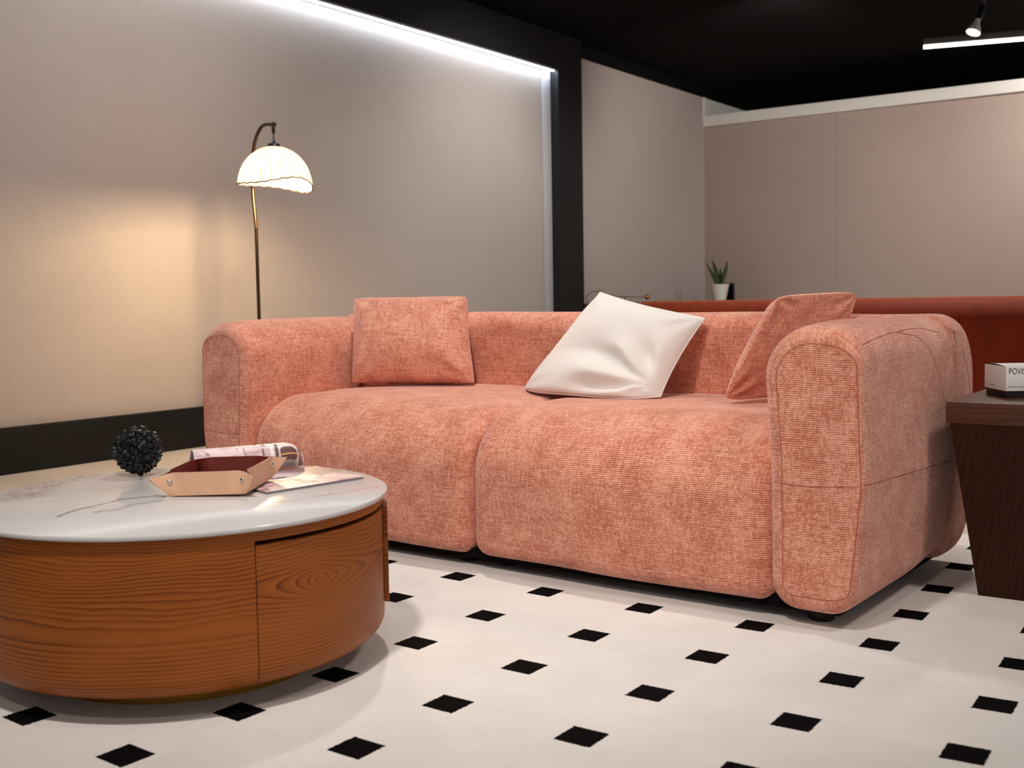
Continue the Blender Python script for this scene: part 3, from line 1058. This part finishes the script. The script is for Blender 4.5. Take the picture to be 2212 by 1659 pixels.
# ------------------------------------------------------------------ leather valet tray
def make_tray():
    t = empty('valet_tray', (-.338, -.868, .3955), math.radians(30), 'tan leather valet tray with burgundy lining and snapped corners on the marble table', 'tray')
    # one corner rests on the edge of the flat magazine
    t.rotation_euler = (Matrix.Rotation(math.radians(30), 3, 'Z') @ Matrix.Rotation(.0367, 3, Vector((.68, -.73, 0)))).to_euler()
    t.location.z = .4006
    a, b, H = .090, .098, .056      # base half sizes, wall height
    ea, eb, eh = .034, .034, .034    # how far the pinched ears stick out
    th = .0028

    def wall(axis, sgn, off):
        """grid of one wall: w across (-1..1), h up (0..1)"""
        half, dist = (a, b) if axis == 'y' else (b, a)
        ext = ea if axis == 'y' else eb
        rows = []
        for i in range(25):
            w = -1 + 2 * i / 24
            col = []
            for j in range(9):
                h = j / 8
                # top edge runs past the base corners into the ears
                across = w * (half + ext * abs(w) ** 3 * h ** .9)
                ear = max(0.0, (abs(w) - .62) / .38)
                out = dist + .010 * h * (1 - ear) + ext * ear ** 1.6 * h ** .9 - .010 * math.sin(math.pi * min(1, ear * 1.0)) * h
                z = H * h * (1 - .18 * ear ** 2) + .0015
                out += off * (1 - .9 * ear ** 2)
                p = (across, sgn * out, z) if axis == 'y' else (sgn * out, across, z)
                col.append(Vector(p))
            rows.append(col)
        return rows
    bmo = bmesh.new()
    outer, inner = [], []
    for axis, sgn in (('y', -1), ('x', 1), ('y', 1), ('x', -1)):
        for off, lst in ((0.0, outer), (-th, inner)):
            lst.append(wall(axis, sgn, off))

    def build(name, walls, mat, z, parent, da):
        bm = bmesh.new()
        for rows in walls:
            g = [[bm.verts.new(p) for p in col] for col in rows]
            for i in range(len(g) - 1):
                for j in range(len(g[0]) - 1): bm.faces.new((g[i][j], g[i + 1][j], g[i + 1][j + 1], g[i][j + 1]))
        ba, bb = a - da, b - da
        v = [bm.verts.new(p) for p in ((-ba, -bb, z), (ba, -bb, z), (ba, bb, z), (-ba, bb, z))]
        bm.faces.new(v)
        bmesh.ops.remove_doubles(bm, verts=bm.verts[:], dist=1e-4)
        return bm_obj(name, bm, mat, parent, auto=50)
    sh = build('shell', outer, m_tan, .0008, t, 0)
    ln = build('lining', inner, m_burg, .0030, t, th)
    # rim binding joining shell and lining
    bm = bmesh.new()
    for ro, ri in zip(outer, inner):
        for i in range(24):
            q = [ro[i][8], ro[i + 1][8], ri[i + 1][8], ri[i][8]]
            bm.faces.new([bm.verts.new(p) for p in q])
        for e in (0, 24):
            for j in range(8):
                q = [ro[e][j], ro[e][j + 1], ri[e][j + 1], ri[e][j]]
                bm.faces.new([bm.verts.new(p) for p in q])
    bm_obj('rim', bm, m_burg, t)
    for walls, axis, sgn in zip(outer, ('y', 'x', 'y', 'x'), (-1, 1, 1, -1)):
        for i in (2, 22):
            p = walls[i][5]; dx = walls[i + 1][5] - walls[i - 1][5]; dz = walls[i][6] - walls[i][4]
            n = dx.cross(dz).normalized()
            want = Vector((0, sgn, 0)) if axis == 'y' else Vector((sgn, 0, 0))
            if n.dot(want) < 0: n = -n
            bm = bmesh.new()
            bmesh.ops.create_uvsphere(bm, u_segments=16, v_segments=10, radius=.0064)
            for v in bm.verts: v.co.z *= .5
            bmesh.ops.transform(bm, matrix=Matrix.Translation(p + n * .0006) @ n.to_track_quat('Z', 'Y').to_matrix().to_4x4(), verts=bm.verts[:])
            bm_obj('snap', bm, m_snap, t)
    # loose leather pull lying in the tray
    pull = empty('leather_strap', (-.338, -.868, .4048), math.radians(30), 'small brown leather strap lying inside the tan valet tray', 'strap')
    pull.rotation_euler = t.rotation_euler
    tube('cord', smoothpath([(-.055, -.02, .002), (-.045, .045, .004), (.0, .070, .006), (.05, .055, .004)], 30), .0022, plain('brown_cord', srgb(140, 66, 36), .6), pull, 8)
    bm = bmesh.new()
    pp = [Vector((.055 * math.cos(x) + .02, .030 * math.sin(x) - .01, 0)) for x in [2 * math.pi * k / 40 for k in range(40)]]
    vt = [bm.verts.new((p.x, p.y, .010 - 2.2 * (p.x - .02) ** 2)) for p in pp]; vb = [bm.verts.new((p.x, p.y, .0075 - 2.2 * (p.x - .02) ** 2)) for p in pp]
    bm.faces.new(vt); bm.faces.new(vb[::-1])
    for k in range(40): bm.faces.new((vt[k], vb[k], vb[(k + 1) % 40], vt[(k + 1) % 40]))
    bm_obj('tab', bm, plain('rose_leather', srgb(170, 104, 88), .45), pull)


make_tray()


# ------------------------------------------------------------------ lettering helper
def text_mesh(body, size, extrude=0.0, align='LEFT'):
    cu = bpy.data.curves.new('lettering', 'FONT')
    cu.body = body; cu.size = size; cu.extrude = extrude; cu.align_x = align
    cu.resolution_u = 3
    ob = bpy.data.objects.new('lettering', cu); COL.objects.link(ob)
    dg = bpy.context.evaluated_depsgraph_get()
    me = bpy.data.meshes.new_from_object(ob.evaluated_get(dg))
    bpy.data.objects.remove(ob); bpy.data.curves.remove(cu)
    return me


def lettering(body, size, fn, parent, mat=None, sx=1.0):
    """text outline mapped through fn(x,y) -> Vector"""
    me = text_mesh(body, size)
    bm = bmesh.new(); bm.from_mesh(me); bpy.data.meshes.remove(me)
    bmesh.ops.subdivide_edges(bm, edges=[e for e in bm.edges if e.calc_length() > .006], cuts=2)
    for v in bm.verts: v.co = fn(v.co.x * sx, v.co.y)
    return bm_obj('lettering', bm, mat or m_text, parent, smooth=False, auto=None, recalc=False)


# ------------------------------------------------------------------ magazines
def make_flat_mag():
    A, B, D = Vector((-.192, -.863)), Vector((-.151, -.575)), Vector((-.390, -.502))
    Cc = A + (D - B)
    o0 = empty('magazine', (A.x, A.y, .3955), 0, 'flat glossy mauve magazine lying at the right edge of the marble table', 'magazine', 'magazines on the coffee table')
    mcov = mk_cover('cover_flat', 2.4)
    q = [Vector((p.x - A.x, p.y - A.y)) for p in (A, B, D, Cc)]

    def slab(name, z0, z1, mat, ins):
        c = sum(q, Vector((0, 0))) / 4
        p = [c + (x - c) * (1 - ins) for x in q]
        v = [(x.x, x.y, z0) for x in p] + [(x.x, x.y, z1) for x in p]
        f = [(3, 2, 1, 0), (4, 5, 6, 7)] + [(i, (i + 1) % 4, 4 + (i + 1) % 4, 4 + i) for i in range(4)]
        uq = [(0, 0), (1, 0), (1, 1), (0, 1)]
        uvs = [[uq[i % 4] for i in ff] for ff in f]
        return mesh_obj(name, v, f, mat, o0, uvs, smooth=False)
    slab('pages', .0002, .0050, m_page, .012)
    cv = slab('cover', .0050, .0058, mcov, 0)
    ux = (q[1] - q[0]).normalized(); uy = (q[3] - q[0]).normalized()
    org = q[0] + ux * .055 + uy * .185
    for txt, sz, off in (('Bra', .040, (0, 0)), ('TEX', .030, (.03, -.045))):
        lettering(txt, sz, lambda x, y, o=off: Vector((*(org + ux * (o[0] + x) + uy * (o[1] + y)), .0060)), cv)
    return o0


make_flat_mag()


def make_rolled_mag():
    P0 = Vector((-.572, -.765)); P1 = Vector((-.425, -.522))
    ax = (P1 - P0); L = ax.length; ax.normalize()
    side = Vector((-ax.y, ax.x))        # towards the sofa
    o0 = empty('magazine', (P0.x, P0.y, .4018), 0, 'glossy magazine curled over into a tube beside the leather tray', 'magazine', 'magazines on the coffee table')
    # cross-section (a across, z): open teardrop curl, from near bottom, over the top, to the far side and under
    sec = smoothpath([(Vector((x, z, 0))) for x, z in [(.052, .0022), (.010, .0018), (-.022, .0040), (-.037, .020), (-.033, .044), (-.014, .061), (.012, .064), (.038, .053), (.062, .030), (.080, .0030)]], 54)
    sl = [0.0]
    for p, q in zip(sec[:-1], sec[1:]): sl.append(sl[-1] + (q - p).length)
    tot = sl[-1]
    nrm = []
    for i in range(len(sec)):
        t = (sec[min(i + 1, len(sec) - 1)] - sec[max(i - 1, 0)]).normalized()
        nrm.append(Vector((-t.y, t.x, 0)))
    if nrm[20].dot(sec[20] - Vector((.015, .022, 0))) < 0: nrm = [-v for v in nrm]
    NX = 30

    def taper(f):
        e = max(0.0, (f - .82) / .18)
        return (1.0 - .06 * (1 - f)) * (1 - .42 * e ** 2.6)

    def sheet(name, off0, off1, mat, parent, ext=0.0):
        verts, faces, uvs = [], [], []
        m = len(sec)
        for k in range(NX + 1):
            x = -ext + (L + 2 * ext) * k / NX
            sc = taper(k / NX)
            for off in (off0, off1):
                for i in range(m):
                    p = sec[i] * sc + nrm[i] * off
                    w = ax * x + side * p.x
                    verts.append((w.x, w.y, p.y))
        for k in range(NX):
            for lay in (0, 1):
                for i in range(m - 1):
                    b0 = k * 2 * m + lay * m; b1 = (k + 1) * 2 * m + lay * m
                    q = (b0 + i, b1 + i, b1 + i + 1, b0 + i + 1)
                    faces.append(q if lay == 0 else q[::-1])
                    u = [(k / NX, sl[i] / tot), ((k + 1) / NX, sl[i] / tot), ((k + 1) / NX, sl[i + 1] / tot), (k / NX, sl[i + 1] / tot)]
                    uvs.append(u if lay == 0 else u[::-1])
        def strip(a, b):
            for (p, q) in zip(a[:-1], a[1:]):
                faces.append((p, q, q + m, p + m)); uvs.append([(0, 0)] * 4)
        strip(list(range(0, m)), None); strip([NX * 2 * m + i for i in range(m)], None)
        strip([k * 2 * m for k in range(NX + 1)], None); strip([k * 2 * m + m - 1 for k in range(NX + 1)], None)
        ob = mesh_obj(name, verts, faces, mat, parent, uvs, auto=50)
        bm = bmesh.new(); bm.from_mesh(ob.data); bmesh.ops.recalc_face_normals(bm, faces=bm.faces[:]); bm.to_mesh(ob.data); bm.free()
        return ob
    sheet('pages', -.0018, .0, m_page, o0, -.001)
    cv = sheet('cover', .0, .0005, mk_cover('cover_rolled', 7.1, True), o0)

    def on(x, arc):
        k = min(range(len(sl)), key=lambda i: abs(sl[i] - arc))
        k = min(k, len(sec) - 2)
        f = (arc - sl[k]) / max(1e-6, sl[k + 1] - sl[k])
        p = sec[k].lerp(sec[k + 1], f) * taper(x / L) + nrm[k] * .0008
        w = ax * x + side * p.x
        return Vector((w.x, w.y, p.y))
    # lettering reads along the curl
    for txt, sz, x0, a0 in (('Th', .020, .125, .185), ('IIIy', .016, .152, .178), ('Ac', .016, .174, .165)):
        lettering(txt, sz, lambda x, y, x0=x0, a0=a0: on(min(L, x0 + x * .15 + y), max(0.0, a0 - x)), cv)
    return o0


make_rolled_mag()

# ------------------------------------------------------------------ floor lamp behind the sofa
LX, LY = -2.70, 1.548
PX, PY = -2.941, 1.624


def make_lamp():
    t = empty('floor_lamp', (LX, LY, .0), 0, 'bronze arc floor lamp with a lit cream pleated dome shade behind the sofa', 'floor lamp')
    dx, dy = 0.0, 0.0
    px, py = PX - LX, PY - LY
    lathe('base', [(0, 0), (.14, 0), (.145, .006), (.14, .016), (.03, .024), (.012, .04), (0, .04)], m_bronze, t, 48, (px, py, 0))
    # swan-neck: f = 0 on the pole, 1 above the shade
    W = lambda f, z: (px * (1 - f), py * (1 - f), z)
    path = smoothpath([W(0, .03), W(0, .7), W(0, 1.20), W(-.01, 1.27), W(-.06, 1.36), W(-.10, 1.44), W(-.08, 1.57), W(0, 1.68), W(.20, 1.752), W(.52, 1.793), W(1, 1.783)], 120)
    tube('pole', path, .0095, m_bronze, t, 14)
    bm = bmesh.new(); bmesh.ops.create_uvsphere(bm, u_segments=16, v_segments=12, radius=.014)
    bmesh.ops.translate(bm, verts=bm.verts[:], vec=(0, dy + .004, 1.783)); bm_obj('finial', bm, m_bronze, t)
    lathe('hanger', [(0, 1.735), (.007, 1.735), (.009, 1.745), (.009, 1.772), (.006, 1.778), (0, 1.778)], m_bronze, t, 16, (0, dy, 0))
    bm = bmesh.new()
    for k in range(3):
        ring = []
        for q in range(12):
            a = 2 * math.pi * q / 12
            c = (math.cos(a) * .0045, 0, math.sin(a) * .0085)
            if k % 2: c = (0, c[0], c[2])
            ring.append((c[0], dy + c[1], 1.728 - .013 * k + c[2]))
        tube_bm(bm, ring, .0015, 6, True)
    bm_obj('chain', bm, m_bronze, t)
    lathe('shade_cap', [(0, 1.698), (.007, 1.698), (.009, 1.690), (.012, 1.686), (.030, 1.680), (.037, 1.668), (.037, 1.664), (0, 1.664)], plain('dark_cap', srgb(34, 36, 46), .3, .6), t, 32, (0, dy, 0))
    # dome shade: shallow pleats between ribs, rim flexed into a saddle and scalloped
    cdir = math.atan2(R.y, R.x)
    Rs, Hs = .196, .215
    NR, NS = 22, 22 * 10

    def sp(a, f):
        """a azimuth, f 0 top .. 1 rim"""
        th = f * math.pi / 2 * .97 + .14 * (1 - f)
        pl = abs(math.sin(a * NR / 2))
        r = Rs * math.sin(th) * (1 - .018 * (1 - pl) * min(1, f * 3))
        z = 1.455 + Hs * math.cos(th) * 1.0
        rel = a - cdir
        # rim: saddle plus scallops
        g = max(0.0, (f - .55) / .45) ** 1.5
        z += g * (-.030 * math.sin(2 * rel) * (.55 + .45 * math.cos(rel)) - .006 * math.cos(rel) + .005 * (1 - pl))
        return Vector((r * math.cos(a), dy + r * math.sin(a), z))
    NV = 26
    verts, faces = [], []
    for i in range(NV + 1):
        for k in range(NS): verts.append(sp(2 * math.pi * k / NS, .10 + .90 * i / NV))
    for i in range(NV):
        for k in range(NS):
            k2 = (k + 1) % NS
            faces.append((i * NS + k, (i + 1) * NS + k, (i + 1) * NS + k2, i * NS + k2))
    sh = mesh_obj('lamp_shade', verts, faces, m_shade, t)
    bm = bmesh.new()
    for q in range(NR):
        a = 2 * math.pi * q / NR
        tube_bm(bm, [sp(a, .10 + .9 * j / 20) for j in range(21)], .0016, 5)
    bm_obj('shade_ribs', bm, m_rib, sh)
    tube('shade_trim', [sp(2 * math.pi * k / NS, 1.0) for k in range(NS)], .0038, m_trim, sh, 6, True)
    lathe('bulb_socket', [(0, 1.60), (.018, 1.60), (.018, 1.664), (0, 1.664)], m_white, t, 20, (0, dy, 0))
    bm = bmesh.new(); bmesh.ops.create_uvsphere(bm, u_segments=20, v_segments=14, radius=.030)
    for v in bm.verts:
        if v.co.z > 0: v.co.z *= 1.3; v.co.x *= 1 - v.co.z * 9; v.co.y *= 1 - v.co.z * 9
    bmesh.ops.translate(bm, verts=bm.verts[:], vec=(0, dy, 1.555)); bm_obj('bulb', bm, m_bulb, t)


make_lamp()
pl = bpy.data.lights.new('lamp_bulb_light', 'POINT'); pl.energy = 58.8; pl.shadow_soft_size = .05; pl.color = (1.0, .72, .42)
plo = bpy.data.objects.new('lamp_bulb_light', pl); plo.location = (LX, LY, 1.505); COL.objects.link(plo)

# ------------------------------------------------------------------ walnut side table and the boxed product
def make_side_table():
    t = empty('side_table', (1.2, .80, .008), 0, 'dark walnut side table with a tapering column beside the pink sofa arm', 'side table')
    x0, x1, y0, y1 = .992 - 1.2, 1.455 - 1.2, .456 - .80, .915 - .80
    zt, zb = .547 - .008, .490 - .008

    def uvbox(name, lo, hi, mat, vertical):
        bm = box_bm(bmesh.new(), lo, hi, .0015, 2)
        ul = bm.loops.layers.uv.new('UVMap')
        bmesh.ops.recalc_face_normals(bm, faces=bm.faces[:])
        for f in bm.faces:
            for l in f.loops:
                c = l.vert.co
                if abs(f.normal.z) > .7: l[ul].uv = (c.x, c.y)
                elif vertical: l[ul].uv = (c.z, c.x + c.y)
                else: l[ul].uv = (c.x + c.y, c.z)
        return bm
    bm_obj('table_top', uvbox('', (x0, y0, zb), (x1, y1, zt), m_walnut, False), m_walnut, t)
    # column: front flush, sides taper to a narrower foot
    a, b = x0 + .010, x1 - .010
    fa, fb = 1.057 - 1.2, 1.373 - 1.2
    v = [(fa, .562 - .80, 0), (fb, .562 - .80, 0), (fb, y1 - .09, 0), (fa, y1 - .09, 0), (a, y0 + .003, zb), (b, y0 + .003, zb), (b, y1 - .01, zb), (a, y1 - .01, zb)]
    f = [(3, 2, 1, 0), (4, 5, 6, 7), (0, 1, 5, 4), (1, 2, 6, 5), (2, 3, 7, 6), (3, 0, 4, 7)]
    uvs = [[(v[i][2], v[i][0] + v[i][1]) if k > 1 else (v[i][0], v[i][1]) for i in ff] for k, ff in enumerate(f)]
    mesh_obj('column', v, f, m_walnutd, t, uvs, smooth=False)


make_side_table()


def make_box():
    t = empty('product_box', (1.1085, .613, .5473), math.radians(33), 'small white lidded box with a black base on the walnut side table', 'box')
    # local: x along the printed front face to the right, y back
    Wd, Dp = .150, .150
    box('box_base', (.004, .004, 0), (Wd - .004, Dp - .004, .050), m_cardk, t, .001)
    bm = bmesh.new()
    box_bm(bm, (0, 0, .0195), (Wd, Dp, .0860), .0012, 2)
    lid = bm_obj('box_lid', bm, m_card, t)
    # slightly bowed top flap
    bm = bmesh.new()
    g = []
    for i in range(13):
        x = Wd * i / 12
        row = [bm.verts.new((x, Dp * j / 8, .0862 + .0045 * math.sin(math.pi * min(1, (j / 8)) ) )) for j in range(9)]
        g.append(row)
    for i in range(12):
        for j in range(8): bm.faces.new((g[i][j], g[i + 1][j], g[i + 1][j + 1], g[i][j + 1]))
    bm_obj('lid_flap', bm, m_card, lid)
    lettering('POVIS', .0235, lambda x, y: Vector((.007 + x * .74, -.0006, .066 + y)), lid, m_text)
    lettering('Bracelet with modern light', .0058, lambda x, y: Vector((.007 + x, -.0006, .030 + y)), lid, m_text)
    lettering('Mini Bloom', .0058, lambda x, y: Vector((-.0006, .105 - x, .029 + y)), lid, m_text)


make_box()


# ------------------------------------------------------------------ rust sofa behind
def make_rust():
    t = empty('sofa', (.70, 2.45, 0), 0, 'rust orange velvet sofa seen from behind, beyond the pink sofa', 'sofa')
    x0, x1 = -1.10 - .70, 1.85 - .70
    pb = fillet([(0, .10, .03), (.24, .10, .04), (.22, .820, .10), (.0, .820, .12)], .02)
    sweep_body('backrest', pb, x0, x1, lambda q: Vector((q.x, q.y, q.z)), m_rust, t, .06, .06, step=.04)
    for s in (0, 1):
        xa = x0 + .01 if s == 0 else x1 - .25
        pa = fillet([(xa, .10, .04), (xa + .24, .10, .04), (xa + .24, .62, .09), (xa, .62, .09)], .02)
        sweep_body('arm', pa, .18, .98, lambda q: Vector((q.y, q.x, q.z)), m_rust, t, .04, .06, step=.04)
    w = (x1 - x0 - .52) / 2
    for k in range(2):
        ps = fillet([(.22, .12, .02), (.96, .12, .05), (.96, .44, .09), (.22, .44, .03)], .02)
        sweep_body('seat_cushion', ps, x0 + .26 + k * w, x0 + .26 + (k + 1) * w - .01, lambda q: Vector((q.x, q.y, q.z)), m_rust, t, .04, .04, step=.04)
    for x in (x0 + .12, x1 - .12):
        for y in (.10, .88): lathe('foot', [(0, 0), (.03, 0), (.03, .105), (0, .105)], m_black, t, 20, (x, y, 0))


make_rust()


# ------------------------------------------------------------------ console at the far left wall, with plant, frame, wire ornament
def make_console():
    t = empty('console_table', (-3.2, 7.2, 0), 0, 'brown wooden console against the left wall, carrying the potted snake plant', 'console')
    m = plain('console_oak', srgb(120, 84, 58), .5)
    box('table_top', (-.37, -1.16, .765), (.42, 1.42, .80), m, t, .003)
    for x in (-.35, .36):
        for y in (-1.13, 1.36): box('leg', (x, y, 0), (x + .04, y + .04, .765), m, t, .002)
    box('back_panel', (-.36, -1.09, .30), (-.345, 1.36, .765), m, t)


make_console()


def make_plant():
    t = empty('potted_plant', (-3.08, 7.95, .80), 0, 'small snake plant in a ribbed white pot on the console by the left wall', 'plant')
    prof = [(0, 0), (.058, 0)]
    for k in range(9): prof += [(.060 + .0034 * k, .006 + .017 * k), (.0625 + .0034 * k, .014 + .017 * k)]
    prof += [(.094, .160), (.094, .168), (.086, .168), (.082, .14), (0, .14)]
    lathe('pot', prof, m_white, t, 40, auto=60)
    lathe('soil', [(0, .141), (.0815, .141), (.0815, .146), (0, .152)], plain('potting_soil', srgb(40, 30, 24), .95), t, 24)
    g = G('snake_leaf')
    ob = g._tc('Object')
    bands = g.noise(g.vm('MULTIPLY', ob, (20, 20, 90)), 1.0, 3, .6, 1.0)
    g.set(color=g.ramp(bands, [(.4, srgb(30, 42, 20)), (.6, srgb(62, 78, 40))]), rough=.45)
    ml = g.m
    cd, sd = R.x, R.y
    # (offset along picture-right, height, lean right, lean depth, width)
    for (off, h, lr, ld, w, tw) in [(-.030, .265, -.115, .02, .040, .3), (-.015, .285, -.065, -.02, .044, -.2), (.004, .205, .004, .02, .046, .5), (.022, .27, .062, .0, .048, .1), (.010, .16, .02, -.03, .040, 1.0)]:
        bm = bmesh.new()
        prev = None
        for k in range(15):
            f = k / 14
            cx = off + lr * f ** 1.3; cdp = ld * f
            z = .140 + h * f
            hw = w / 2 * (.55 + 1.3 * f * (1 - f) * 1.6) * (1 - f ** 5)
            hw = max(hw, .0006)
            row = []
            for s in (-1, 0, 1):
                lx = cx + s * hw * math.cos(tw); ly = cdp + s * hw * math.sin(tw) + (.006 * (1 - abs(s)))
                row.append(Vector((lx * cd - ly * sd, lx * sd + ly * cd, z)))
            thick = Vector((sd, -cd, 0)) * .0016
            cur = [bm.verts.new(p + thick) for p in row] + [bm.verts.new(p - thick) for p in reversed(row)]
            if prev:
                for i in range(6): bm.faces.new((prev[i], prev[(i + 1) % 6], cur[(i + 1) % 6], cur[i]))
            prev = cur
        bm_obj('leaf', bm, ml, t, auto=70)


make_plant()
pf = empty('picture_frame', (-3.20, 8.40, .80), 0, 'small black picture frame standing behind the white plant pot', 'frame')
box('frame', (-.075, 0, .0), (.075, .018, .185), m_black, pf, .002)
box('backing', (-.062, -.001, .014), (.062, .003, .172), m_pit, pf)


def make_wire():
    t = empty('wire_ornament', (-3.40, 6.1, .80), 0, 'thin dark wire ornament with two brass balls on the console', 'ornament')
    m = plain('dark_wire', srgb(92, 78, 68), .4, .8)
    lathe('stand', [(0, 0), (.05, 0), (.05, .010), (0, .012)], m_brass, t, 24, (0, .45, 0))
    tube('wire', smoothpath([(0, -.215, .004), (0, -.245, .04), (0, -.20, .085), (0, -.10, .108), (0, .0, .100), (0, .20, .068), (0, .45, .055), (0, .87, .050)], 80), .0032, m, t, 8)
    tube('stem', [(0, .45, .008), (0, .45, .056)], .004, m, t, 8)
    for y, z, r in ((.0, .098, .020), (.885, .050, .024)):
        bm = bmesh.new(); bmesh.ops.create_uvsphere(bm, u_segments=20, v_segments=14, radius=r)
        bmesh.ops.translate(bm, verts=bm.verts[:], vec=(0, y, z)); bm_obj('brass_ball', bm, m_brass, t)


make_wire()

# ------------------------------------------------------------------ ceiling fixtures at the right
def make_beam():
    a = math.atan2(.20, .67)
    t = empty('linear_light', (-.638, 6.28, 2.70), a, 'grey linear pendant beam with a bright tube along its underside', 'ceiling light')
    m = plain('beam_grey', srgb(96, 90, 88), .5)
    box('housing', (0, -.02, .022), (2.4, .03, .068), m, t, .001)
    tube('tube', [(.0, .005, .008), (.004, .005, .008), (2.4, .005, .008)], .013, m_tube, t, 14)
    for x in (.5, 1.9): tube('suspension_cable', [(x, .005, .068), (x, .005, .42)], .002, m_black, t, 6)


make_beam()


def make_spot():
    # bulb face centre, axis pointing along the beam
    fc = Vector((-.215, 5.99, 2.70))
    up = (Vector((.0, .0, 1.0)) * .9 + R * .38 + F * .15).normalized()
    t = empty('track_spotlight', (fc.x, fc.y, fc.z), 0, 'black track spotlight with a bare white reflector bulb, in front of the linear light', 'spotlight')
    q = up.to_track_quat('Z', 'Y').to_matrix().to_4x4()

    def rl(name, prof, mat, parent, seg=32):
        v, f = lathe_data(prof, seg)
        bm = bmesh.new(); bv = [bm.verts.new(q @ Vector(x)) for x in v]
        for ff in f: bm.faces.new([bv[i] for i in ff])
        bmesh.ops.remove_doubles(bm, verts=bm.verts[:], dist=1e-6)
        return bm_obj(name, bm, mat, parent)
    bl = rl('bulb', [(.048, .0), (.052, .006), (.050, .016), (.034, .050), (.022, .075), (.018, .095), (.017, .110), (0, .110)], m_white, t)
    rl('bulb_face', [(0, -.004), (.030, -.003), (.048, .0015), (.0, .0017)], m_parface, bl)
    rl('socket', [(0, .106), (.024, .106), (.024, .20), (.018, .215), (0, .215)], m_black, t)
    top = q @ Vector((0, 0, .2))
    tube('arm', [top, top + Vector((.02, .0, .07)), Vector((top.x + .02, top.y, 3.10 - fc.z))], .010, plain('grey_arm', srgb(60, 60, 66), .5), t, 8)
    p0 = Vector((top.x + .02, top.y, top.z + .10))
    box('track', (p0.x - .9, p0.y - .018, 3.085 - fc.z), (p0.x + 1.6, p0.y + .018, 3.119 - fc.z), m_blacks, t)


make_spot()
